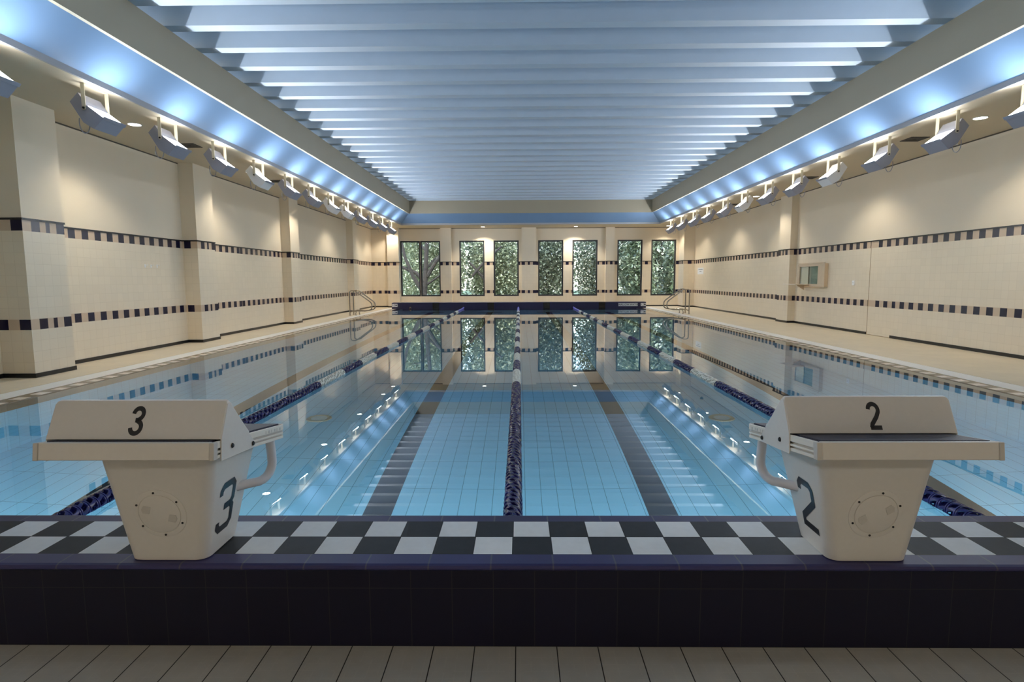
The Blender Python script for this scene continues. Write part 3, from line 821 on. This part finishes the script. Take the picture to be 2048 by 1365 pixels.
# ------------------------------------------------------------------ floodlights
LL = 0.40    # head length along y
def area_light(name, loc, normal, sx, sy, w, col, parent=None, spread=180):
    l = bpy.data.lights.new(name, 'AREA'); l.shape = 'RECTANGLE'; l.size = sx; l.size_y = sy; l.energy = w; l.color = col
    l.spread = math.radians(spread)
    o = bpy.data.objects.new(name, l); COL.objects.link(o)
    n = Vector(normal).normalized(); yv = Vector((0, 1, 0)); xv = yv.cross(n)
    o.matrix_world = Matrix(((yv.x, xv.x, n.x, 0), (yv.y, xv.y, n.y, 0), (yv.z, xv.z, n.z, 0), (0, 0, 0, 1))) @ Matrix.Rotation(math.pi, 4, 'X')
    o.location = loc
    if parent: o.parent = parent
    return o
def flood_meshes(s):
    # origin: middle of the soffit fixing line; s=+1 points to +x (left lamps)
    def X(p): return (s*p[0], p[1])
    A, B, C, D, E_, F_, G = (.020, -.263), (.226, -.421), (.098, -.552), (-.031, -.472), (-.183, -.218), (-.076, -.108), (-.012, -.205)
    head = MB().prism([X(p) for p in (A, B, C, D, E_, F_, G)], -LL/2, LL/2, 'y')
    def along(t, o): # point on the lens plane
        nx, nz = .609, .793; return (A[0]+(B[0]-A[0])*t+nx*o, A[1]+(B[1]-A[1])*t+nz*o)
    lens = MB().prism([X(along(.05, .001)), X(along(.97, .001)), X(along(.97, .006)), X(along(.05, .006))], -LL/2+.018, LL/2-.018, 'y')
    rim = MB()  # lip added to keep the glowing lens out of the water reflections
    rim.prism([X(along(.985, -.02)), X(along(1.025, -.02)), X(along(1.025, .022)), X(along(1.00, .022))], -LL/2-.008, LL/2+.008, 'y')
    arms = []
    for t in (-1, 1):
        y0, y1 = (t*(LL/2+.010), t*(LL/2+.018))
        m = MB(); m.box((-.024, y0, -.300), (.024, y1, 0.0)); m.disc((0, y0, -.300), .024, 'y', y1-y0, 16); arms.append(m)
    plate = MB().box((-.024, -LL/2-.018, -.008), (.024, LL/2+.018, 0.0))
    knobs = [MB().disc((0, t*(LL/2+.018), -.300), .013, 'y', t*.012, 12) for t in (-1, 1)]
    ctl = [Vector(p) for p in ((-.10, 0, -.41), (-.115, -.02, -.56), (-.06, .03, -.68), (-.005, .06, -.56), (-.02, .06, -.46))]
    def bez(t):
        P = ctl[:]
        while len(P) > 1: P = [a*(1-t)+b*t for a, b in zip(P[:-1], P[1:])]
        return P[0]
    cab = MB().tube([(s*q_.x, -LL/2+.03+q_.y, q_.z) for q_ in (bez(k/14) for k in range(15))], .0055, 6)
    return head, lens, rim, arms, plate, knobs, cab
FLM = {}
for s in (1, -1):
    head, lens, rim, arms, plate, knobs, cab = flood_meshes(s)
    FLM[s] = dict(head={k: head.mesh('lamp_head', M['lamp_'+k]) for k in ('grey', 'white')}, lens=lens.mesh('lens', M['lens_glow']), rim=rim.mesh('added_visor', M['lamp_grey']),
                  arms=[a.mesh('arm', M['lamp_arm']) for a in arms], plate=plate.mesh('mount_plate', M['lamp_arm']), knobs=[k.mesh('knob', M['rubber_black']) for k in knobs], cab=cab.mesh('cable', M['lamp_grey']))
def floodlight(x, y, s, white, label, group, tilt=0.0):
    root = empty('floodlight', (x, y, ZS), label, 'floodlight', group)
    f = FLM[s]
    def put(name, me, loc=(0, 0, 0), par=None):
        o = bpy.data.objects.new(name, me); COL.objects.link(o); o.parent = par or root; o.location = loc; return o
    hd = put('lamp_head', f['head']['white' if white else 'grey'])
    put('lens', f['lens'], par=hd); put('added_visor', f['rim'], par=hd)
    for a in f['arms']: put('arm', a)
    put('mount_plate', f['plate'])
    for k in f['knobs']: put('knob', k)
    put('cable', f['cab'])
    area_light('flood_lamp', (s*.130, 0, -.333), (s*.94, 0, .34), .30, .03, FLOOD_W, FLOOD_COL, root, 165)
    return root
LY = [6.05, 7.69, 9.24, 10.79, 12.39, 13.99, 15.51, 17.08, 18.58, 20.15, 21.73, 23.29, 24.92]
LW = {4, 7, 8}
for y, w_ in ((2.80, 'nearer'), (4.42, 'farther')):  # unseen lamps carrying the rows on, added to brighten the near end
    floodlight(-5.405, y, 1, False, 'added unseen floodlight under the left soffit above the starting end, %s of two' % w_, 'floodlights along the left soffit')
    floodlight(6.465, y+.1, -1, False, 'added unseen floodlight under the right soffit above the starting end, %s of two' % w_, 'floodlights along the right soffit')
floodlight(6.465, 6.05, -1, False, 'grey floodlight under the right soffit just before the first visible one', 'floodlights along the right soffit')
for i, y in enumerate(LY):
    c = 'white' if i in LW else 'grey'
    floodlight(-5.405, y, 1, i in LW, '%s floodlight hung under the left soffit, %s of the row from the camera' % (c, ORD[i]), 'floodlights along the left soffit')
RY = [7.65, 9.20, 10.80, 12.42, 13.98, 15.53, 17.17, 18.74, 20.34, 21.93, 23.55, 25.17]
RW = {3, 6}
for i, y in enumerate(RY):
    c = 'white' if i in RW else 'grey'
    floodlight(6.465, y, -1, i in RW, '%s floodlight hung under the right soffit, %s of the row from the camera' % (c, ORD[i]), 'floodlights along the right soffit')

# ------------------------------------------------------------------ recessed downlights, vents, sprinklers
def downlight(x, y, label, w=1.0):
    root = empty('downlight', (x, y, ZS), label, 'downlight', 'recessed soffit downlights')
    n = 28
    def ring(r, z): return [(r*math.cos(2*math.pi*k/n), r*math.sin(2*math.pi*k/n), z) for k in range(n)]
    MB().rings([ring(.105, 0), ring(.105, -.006), ring(.092, -.008), ring(.088, -.002)], caps=False).build('trim_ring', M['white_plastic'], root, smooth=True)
    MB().disc((0, 0, -.004), .088, 'z', .002, n).build('lamp_glass', M['down_glow'], root)
    l = bpy.data.lights.new('down_lamp', 'SPOT'); l.energy = DOWN_W*w; l.color = DOWN_COL; l.spot_size = math.radians(125); l.spot_blend = .55; l.shadow_soft_size = .06
    o = bpy.data.objects.new('down_lamp', l); COL.objects.link(o); o.parent = root; o.location = (0, 0, -.02)
for i, y in enumerate((9.42, 13.55, 17.75, 21.85, 25.75)):
    downlight(-6.03 if i == 0 else -6.10, y, 'round downlight in the left soffit, %s from the camera' % ORD[i])
for i, y in enumerate((9.42, 13.55, 18.0, 22.0, 25.95)):
    downlight(7.12, y, 'round downlight in the right soffit, %s from the camera' % ORD[i], .8)
downlight(-6.09, 27.75, 'round downlight at the left corner of the far soffit')
downlight(-1.69, 27.75, 'round downlight over the second and third windows of the far wall', 2.1)
downlight(2.655, 27.75, 'round downlight over the sixth window of the far wall', 2.1)
downlight(6.95, 27.75, 'round downlight at the right corner of the far soffit')
def panel_light(x, y, lb):  # unseen panels behind the camera, added to brighten the starting end
    root = empty('ceiling_panel_light', (x, y, ZS), lb, 'added light', 'added panel lights over the starting end')
    m = MB(); m.box((-.62, -.32, -.03), (.62, -.30, 0)); m.box((-.62, .30, -.03), (.62, .32, 0)); m.box((-.62, -.30, -.03), (-.60, .30, 0)); m.box((.60, -.30, -.03), (.62, .30, 0))
    m.build('frame', M['white_plastic'], root)
    MB().box((-.60, -.30, -.012), (.60, .30, -.008)).build('diffuser', M['added_panel_glow'], root)
    l = bpy.data.lights.new('added_panel_lamp', 'AREA'); l.shape = 'RECTANGLE'; l.size = 1.18; l.size_y = .58; l.energy = ADDED_PANEL_W; l.color = (1.0, 0.93, 0.82)
    o = bpy.data.objects.new('added_panel_lamp', l); COL.objects.link(o); o.parent = root; o.location = (0, 0, -.02)
for k, x in enumerate((-4.4, 0.0, 4.4)):
    panel_light(x, -4.4, 'added unseen panel light over the starting end, %s from the left' % ORD[k])
def vent(x, y, lb):
    root = empty('ceiling_vent', (x, y, ZS), lb, 'vent', 'square soffit vents')
    f = MB()
    for k in range(4):
        a = .16-.036*k; b = a-.02
        for (x0, y0, x1, y1) in ((-a, -a, a, -b), (-a, b, a, a), (-a, -b, -b, b), (b, -b, a, b)): f.box((x0, y0, -.005-.002*(3-k)), (x1, y1, -.002))
    f.build('grille', M['vent_dark'], root)
    MB().box((-.16, -.16, -.004), (.16, .16, -.001)).build('plenum', M['gap_black'], root)
vent(-5.98, 10.86, 'dark square vent in the left soffit near the camera'); vent(-6.0, 14.75, 'dark square vent in the left soffit further along')
vent(7.02, 10.78, 'dark square vent in the right soffit near the camera'); vent(7.1, 14.75, 'dark square vent in the right soffit further along'); vent(7.15, 19.9, 'dark square vent in the right soffit far along')
def sprinkler(x, y, lb):
    root = empty('sprinkler_head', (x, y, ZS), lb, 'sprinkler', 'soffit sprinklers')
    MB().tube([(0, 0, 0), (0, 0, -.04)], .012, 10).build('stem', M['white_plastic'], root)
    MB().disc((0, 0, -.062), .020, 'z', .006, 12).build('deflector', M['white_plastic'], root)
    MB().tube([(-.012, 0, -.038), (-.012, 0, -.058)], .003, 6).tube([(.012, 0, -.038), (.012, 0, -.058)], .003, 6).build('yoke', M['white_plastic'], root)
sprinkler(-6.90, 11.35, 'small white sprinkler head by the left wall'); sprinkler(7.93, 11.0, 'small white sprinkler head by the right wall')
# dome camera near the far right corner
root = empty('security_camera', (7.75, 24.6, ZS), 'small dark camera under the right soffit near the far corner', 'camera')
MB().disc((0, 0, -.05), .07, 'z', .05, 18).build('housing', M['vent_dark'], root)
MB().rings([[(.06*c_*math.cos(2*math.pi*k/14), .06*c_*math.sin(2*math.pi*k/14), -.05-.06*s_) for k in range(14)] for c_, s_ in ((1, 0), (.86, .5), (.5, .86), (.1, 1))]).build('dome', M['rubber_black'], root, smooth=True)

# ------------------------------------------------------------------ windows
for i, (a, b) in enumerate(WINS):
    root = empty('window_%d' % (i+1), ((a+b)/2, YF+.05, WZ0), 'tall dark framed window, %s from the left in the far wall' % ORD[i], 'window', kind='structure')
    w, h, t = (b-a)/2, WZ1-WZ0, .07
    m = MB()
    m.box((-w, 0, 0), (w, .07, t)); m.box((-w, 0, h-t), (w, .07, h)); m.box((-w, 0, t), (-w+t, .07, h-t)); m.box((w-t, 0, t), (w, .07, h-t))
    m.build('frame', M['frame_dark'], root, bevel=.004)
    MB().box((-w+t, .03, t), (w-t, .036, h-t)).build('pane', M['glass'], root)

# ------------------------------------------------------------------ ladders
def arc_path(pts, r, n=5):
    """polyline with rounded corners"""
    P = [Vector(p) for p in pts]; out = [P[0]]
    for i in range(1, len(P)-1):
        a = (P[i-1]-P[i]); b = (P[i+1]-P[i]); d = min(r, a.length*.45, b.length*.45)
        p0 = P[i]+a.normalized()*d; p1 = P[i]+b.normalized()*d
        for k in range(n+1):
            t = k/n; out.append(p0*(1-t)**2 + P[i]*2*t*(1-t) + p1*t*t)
    out.append(P[-1]); return out
def ladder(x, y, s, label):
    # s=+1: pool lies towards +x
    root = empty('pool_ladder', (x, y, 0), label, 'ladder', 'steel pool ladders')
    for dy in (0, .50):
        p = [(0, dy, 0), (0, dy, .92), (s*.20, dy, .93), (s*.83, dy, .46), (s*.83, dy, .22), (s*.55, dy, .155), (s*.12, dy, .175), (s*.0, dy, .12)]
        MB().tube(arc_path(p, .16), .021, 10).build('rail', M['steel'], root, smooth=True)
        MB().tube(arc_path([(s*.25, dy, .165), (s*.21, dy, .06), (s*.23, dy, .0)], .05), .019, 8).build('stay', M['steel'], root, smooth=True)
        MB().disc((0, dy, 0), .045, 'z', .012, 16).build('flange', M['steel'], root)
    MB().box((s*.42, .02, .165), (s*.56, .48, .185)).build('step', M['steel'], root, bevel=.006)
ladder(-6.33, 21.8, 1, 'steel pool ladder on the left deck')
ladder(6.36, 22.0, -1, 'steel pool ladder on the right deck')

# ------------------------------------------------------------------ serving hatch on the right wall
root = empty('serving_hatch', (XR, 16.4, 1.09), 'wood framed glass hatch with a shelf on the right wall', 'hatch')
m = MB()
X0 = -.105
m.box((X0, -.76, 0), (0, .73, .07)); m.box((X0, -.76, .55), (0, .73, .62)); m.box((X0, -.76, .07), (0, -.42, .55)); m.box((X0, .62, .07), (0, .73, .55))
m.build('frame', M['wood_frame'], root, bevel=.005)
MB().box((X0-.014, -.80, -.03), (X0, .76, -.012)).box((X0-.014, -.80, .632), (X0, .76, .65)).box((X0-.014, -.80, -.03), (X0, -.775, .65)).build('border', M['wood_frame'], root, bevel=.003)
for y0, y1 in ((-.42, .12), (.10, .62)):
    MB().box((X0+.022, y0, .07), (X0+.028, y1, .55)).build('glass_pane', M['glass'], root)
MB().box((X0+.012, .10, .07), (X0+.034, .118, .55)).build('mullion', M['steel'], root)
MB().box((X0+.040, -.42, .07), (X0+.060, .11, .55)).build('reflection_backing', plain('hatch_reflection_dark', (0.30, 0.36, 0.29), 0.35), root)  # board coloured as the dark green reflection in this pane
MB().box((X0+.040, .11, .07), (X0+.060, .62, .55)).build('reflection_backing', plain('hatch_reflection_pale', (0.72, 0.70, 0.58), 0.45), root)  # board coloured as the pale wall mirrored in this pane
MB().box((-.50, .02, .048), (X0, .76, .068)).build('shelf', M['pale_tile'], root, bevel=.004)
MB().prism([(X0, .048), (-.34, .048), (X0, -.10)], .30, .33, 'y').build('bracket', M['wood_frame'], root)

# notice on the right wall
root = empty('wall_notice', (XR, 26.58, 1.66), 'white paper notice on the far part of the right wall', 'notice')
MB().box((-.004, -.42, -.145), (-.001, .42, .14)).build('paper', M['paper'], root)
m = MB(); m.box((-.006, -.30, .045), (-.004, .30, .085)); m.box((-.006, -.14, -.035), (-.004, .14, .0))
m.build('print_lines', M['ink_grey'], root)
root = empty('wall_sensor', (XR, 14.41, 1.20), 'small white box on the right wall between hatch and door', 'wall box')
MB().box((-.03, -.05, -.06), (0, .05, .06)).build('cover', M['white_plastic'], root, bevel=.008)
MB().box((-.033, -.02, -.01), (-.03, .02, .015)).build('button', M['block_grey'], root)
for k, y in enumerate((11.15, 11.33, 11.52)):
    root = empty('wall_hook', (XL, y, 1.61), 'small white hook, %s of three in the first bay of left wall' % ORD[k], 'hook', 'hooks on the left wall')
    MB().box((0, -.018, -.03), (.006, .018, .03)).build('backplate', M['white_plastic'], root, bevel=.003)
    MB().tube(arc_path([(.004, 0, .012), (.04, 0, .006), (.045, 0, .03)], .02), .005, 8).build('peg', M['white_plastic'], root, smooth=True)

# depth markers on the far end wall
def marker(x0, x1, z0, z1, body, lb, size):
    root = empty('depth_marker', ((x0+x1)/2, FBY-.001, (z0+z1)/2), lb, 'sign', 'depth signs on the far end wall')
    w, h = (x1-x0)/2, (z1-z0)/2
    MB().box((-w, -.006, -h), (w, 0, h)).build('tile', M['sign_white'], root)
    Mx = Matrix(((1, 0, 0, 0), (0, 0, -1, -.0075), (0, 1, 0, 0), (0, 0, 0, 1)))
    text_mesh('lettering', body, size, M['digit_black'], Mx, root, sx=.95, bold=.001, depth=.0008)
marker(-5.83, -5.58, .085, .225, '1.2M', 'white depth tile reading 1.2M at the left end', .115)
marker(4.52, 5.40, .085, .225, 'SHALLOW WATER', 'white tile reading SHALLOW WATER on the far end wall', .118)
marker(5.54, 5.775, .085, .225, '1.2M', 'white depth tile reading 1.2M at the right end', .115)
# rings of the rope anchors on far wall
root = empty('wall_anchor', (-4.99, FBY, .06), 'small steel ring anchor on the far end wall at left', 'anchor')
MB().disc((0, 0, 0), .03, 'y', -.01, 12).build('backplate', M['steel'], root)
MB().tube([(.04*math.cos(a*math.pi/8), -.02, -.03+.06*math.sin(a*math.pi/8)) for a in range(16)], .006, 6, closed=True).build('ring', M['steel'], root, smooth=True)
# pool floor drains
for x, lb in ((-2.56, 'round drain cover on the pool floor, left'), (2.56, 'round drain cover on the pool floor, right')):
    z = fz(7.3)
    root = empty('floor_drain', (x, 7.3, z+.004), lb, 'drain', 'drains on the pool floor')
    n = 24
    def ring(r, zz): return [(r*math.cos(2*math.pi*k/n), r*math.sin(2*math.pi*k/n), zz) for k in range(n)]
    MB().rings([ring(.16, 0), ring(.15, .02), ring(.11, .022), ring(.10, .012)], caps=False).build('ring', M['wood_frame'], root, smooth=True)
    m = MB()
    for k in range(-4, 5):
        w = math.sqrt(max(0, .1**2-(k*.022)**2)); m.box((-w, k*.022-.006, .006), (w, k*.022+.006, .014))
    m.build('grille', M['white_plastic'], root)
# dark scraps at the lower edge of the picture
for k, (x, lb) in enumerate(((-1.16, 'small dark scrap on the near floor, left one'), (-.96, 'small dark scrap on the near floor, right one'))):
    m = MB(); pts = [(.022*math.cos(a)*(1+.3*math.sin(3*a+k)), .013*math.sin(a)*(1+.25*math.cos(2*a))) for a in [i*math.pi/5 for i in range(10)]]
    m.rings([[(p*.9, q_*.9, 0) for p, q_ in pts], [(p, q_, .006) for p, q_ in pts], [(p*.5, q_*.6, .014) for p, q_ in pts]])
    o = m.build('floor_scrap', M['rubber_black'], smooth=True); o.location = (x, 1.655, -.045); tag(o, lb, 'scrap', 'dark scraps on the near floor')

# ------------------------------------------------------------------ outdoors
mb = MB(); mb.q([(-60, YF+.3, -.4), (60, YF+.3, -.4), (60, 90, -.4), (-60, 90, -.4)])
struct(mb.build('ground', M['ground']), 'planted ground outside the far windows', 'ground')
def leaf_cloud(n, centre, rad, size, seed, droop=0.3):
    rnd = random.Random(seed); mb = MB(); V = mb.v; Fc = mb.f
    clumps = []
    for _ in range(max(14, n//60)):
        while True:
            p = Vector((rnd.uniform(-1, 1), rnd.uniform(-1, 1), rnd.uniform(-1, 1)))
            if .25 < p.length < 1: break
        clumps.append(Vector((p.x*rad[0], p.y*rad[1], p.z*rad[2])))
    for i in range(n):
        c = clumps[i % len(clumps)]; g = .16*sum(rad)/3 + .12
        p = Vector(centre) + c + Vector((rnd.gauss(0, g), rnd.gauss(0, g), rnd.gauss(0, g)))
        if abs(p.x) > rad[0]-.25 or abs(p.y) > rad[1]+.1: p.x = rnd.uniform(-rad[0]+.25, rad[0]-.25); p.y = rnd.uniform(-rad[1], rad[1])
        a = rnd.uniform(0, 6.283); e = rnd.gauss(-droop, .6); s = size*rnd.uniform(.6, 1.35)
        d = Vector((math.cos(a)*math.cos(e), math.sin(a)*math.cos(e), math.sin(e))); sd_ = d.cross(Vector((rnd.uniform(-.5, .5), rnd.uniform(-.5, .5), 1))).normalized(); up = sd_.cross(d)
        k = len(V)
        V += [tuple(p), tuple(p+d*s*.5+sd_*s*.28-up*s*.08), tuple(p+d*s), tuple(p+d*s*.5-sd_*s*.28-up*s*.08)]
        Fc.append((k, k+1, k+2)); Fc.append((k, k+2, k+3)); mb.mi += [0, 0]
    return mb
def tree(x, y, h, rad, n, size, mat, seed, label, branches=6, r=.16, lean=0.0, back=0.0, limbs=(), low=0.35):
    root = empty('tree', (x, y, -.4), label, 'tree', 'trees outside the far windows')
    rnd = random.Random(seed+100)
    top = Vector((lean, 0, h))
    trunk = MB().tube([(0, 0, 0), (lean*.2+rnd.uniform(-.1, .1), 0, h*.33), (lean*.6, rnd.uniform(-.1, .1), h*.66), tuple(top)], [r, r*.85, r*.6, r*.25], 9)
    trunk.build('trunk', M['bark'], root, smooth=True)
    for b in range(branches):
        t = .22+.6*b/branches; p = Vector((lean*t, 0, h*t)); a = rnd.uniform(0, 6.283); L = rnd.uniform(.5, .85)*rad[0]
        q_ = p+Vector((math.cos(a)*L, math.sin(a)*L*.6, L*rnd.uniform(.4, .9)))
        mid = (p+q_)/2+Vector((rnd.uniform(-.2, .2), 0, rnd.uniform(0, .25)))
        MB().tube([tuple(p), tuple(mid), tuple(q_)], [r*.45, r*.3, r*.1], 7).build('branch', M['bark'], root, smooth=True)
    for k, pts in enumerate(limbs):
        MB().tube(pts, [r*(.75-.12*i) for i in range(len(pts))], 8).build('branch', M['bark'], root, smooth=True)
    cl = leaf_cloud(n, (0, 0, 0), rad, size, seed)
    for i, v in enumerate(cl.v): cl.v[i] = (v[0], max(v[1]+back, YF+.7-y), max(v[2]+h*.5-.45+low, .02))
    me = cl.mesh('foliage', M[mat]); o = bpy.data.objects.new('foliage', me); COL.objects.link(o); o.parent = root
T_ = [
    (-5.45, 33.2, 6.2, (2.5, 1.6, 3.2), 15000, .18, 'leaf_fine', 11, 'fine leaved tree with dark forked trunk outside the paired windows', 4, .17, .5, 2.3, [[(.15, -.1, .8), (-.5, -.2, 1.9), (-.95, -.2, 3.0), (-1.2, -.1, 4.2)], [(.25, 0, 1.9), (.75, -.1, 2.7), (1.5, -.1, 3.6)], [(.2, 0, 1.5), (-.35, -.1, 2.1), (-1.3, 0, 2.5)]]),
    (-1.50, 34.0, 6.0, (1.62, 1.8, 3.3), 13000, .19, 'leaf_fine', 12, 'light green tree outside the third and fourth windows', 4, .11, -.3, 1.9, [[(-.15, -.1, 1.3), (-.9, -.2, 2.2), (-1.35, -.1, 2.7)], [(-1.2, -.2, 1.9), (-.5, -.25, 2.7), (.5, -.2, 3.6)]]),
    (1.75, 35.5, 6.0, (1.5, 1.8, 3.3), 13000, .17, 'leaf_dark', 13, 'dark green dense tree outside the fifth window', 5, .10, .2),
    (4.35, 34.5, 5.6, (1.15, 1.6, 3.2), 12000, .15, 'leaf_dark', 14, 'dark small leaved shrub tree outside the sixth window', 5, .09, 0.0),
    (6.60, 33.0, 4.8, (1.05, 1.2, 3.0), 5200, .26, 'leaf_broad', 15, 'broad leaved shrub outside the seventh window', 4, .08, 0.0),
    (9.10, 33.0, 4.9, (1.15, 1.3, 3.0), 5600, .27, 'leaf_broad', 16, 'broad leaved shrub outside the rightmost window', 4, .08, 0.1),
    (-9.4, 42.5, 9.0, (4.5, 1.6, 5.2), 17000, .36, 'leaf_fine', 17, 'tall tree in the background beyond the paired windows', 6, .2, 0.0),
    (0.0, 42.5, 9.0, (4.5, 1.6, 5.2), 17000, .36, 'leaf_dark', 18, 'wide tree in the background beyond the middle windows', 6, .2, 0.0),
    (9.4, 42.5, 9.0, (4.5, 1.6, 5.2), 17000, .36, 'leaf_dark', 19, 'wide tree in the background beyond the right windows', 6, .2, 0.0),
]
for t in T_: tree(*t)
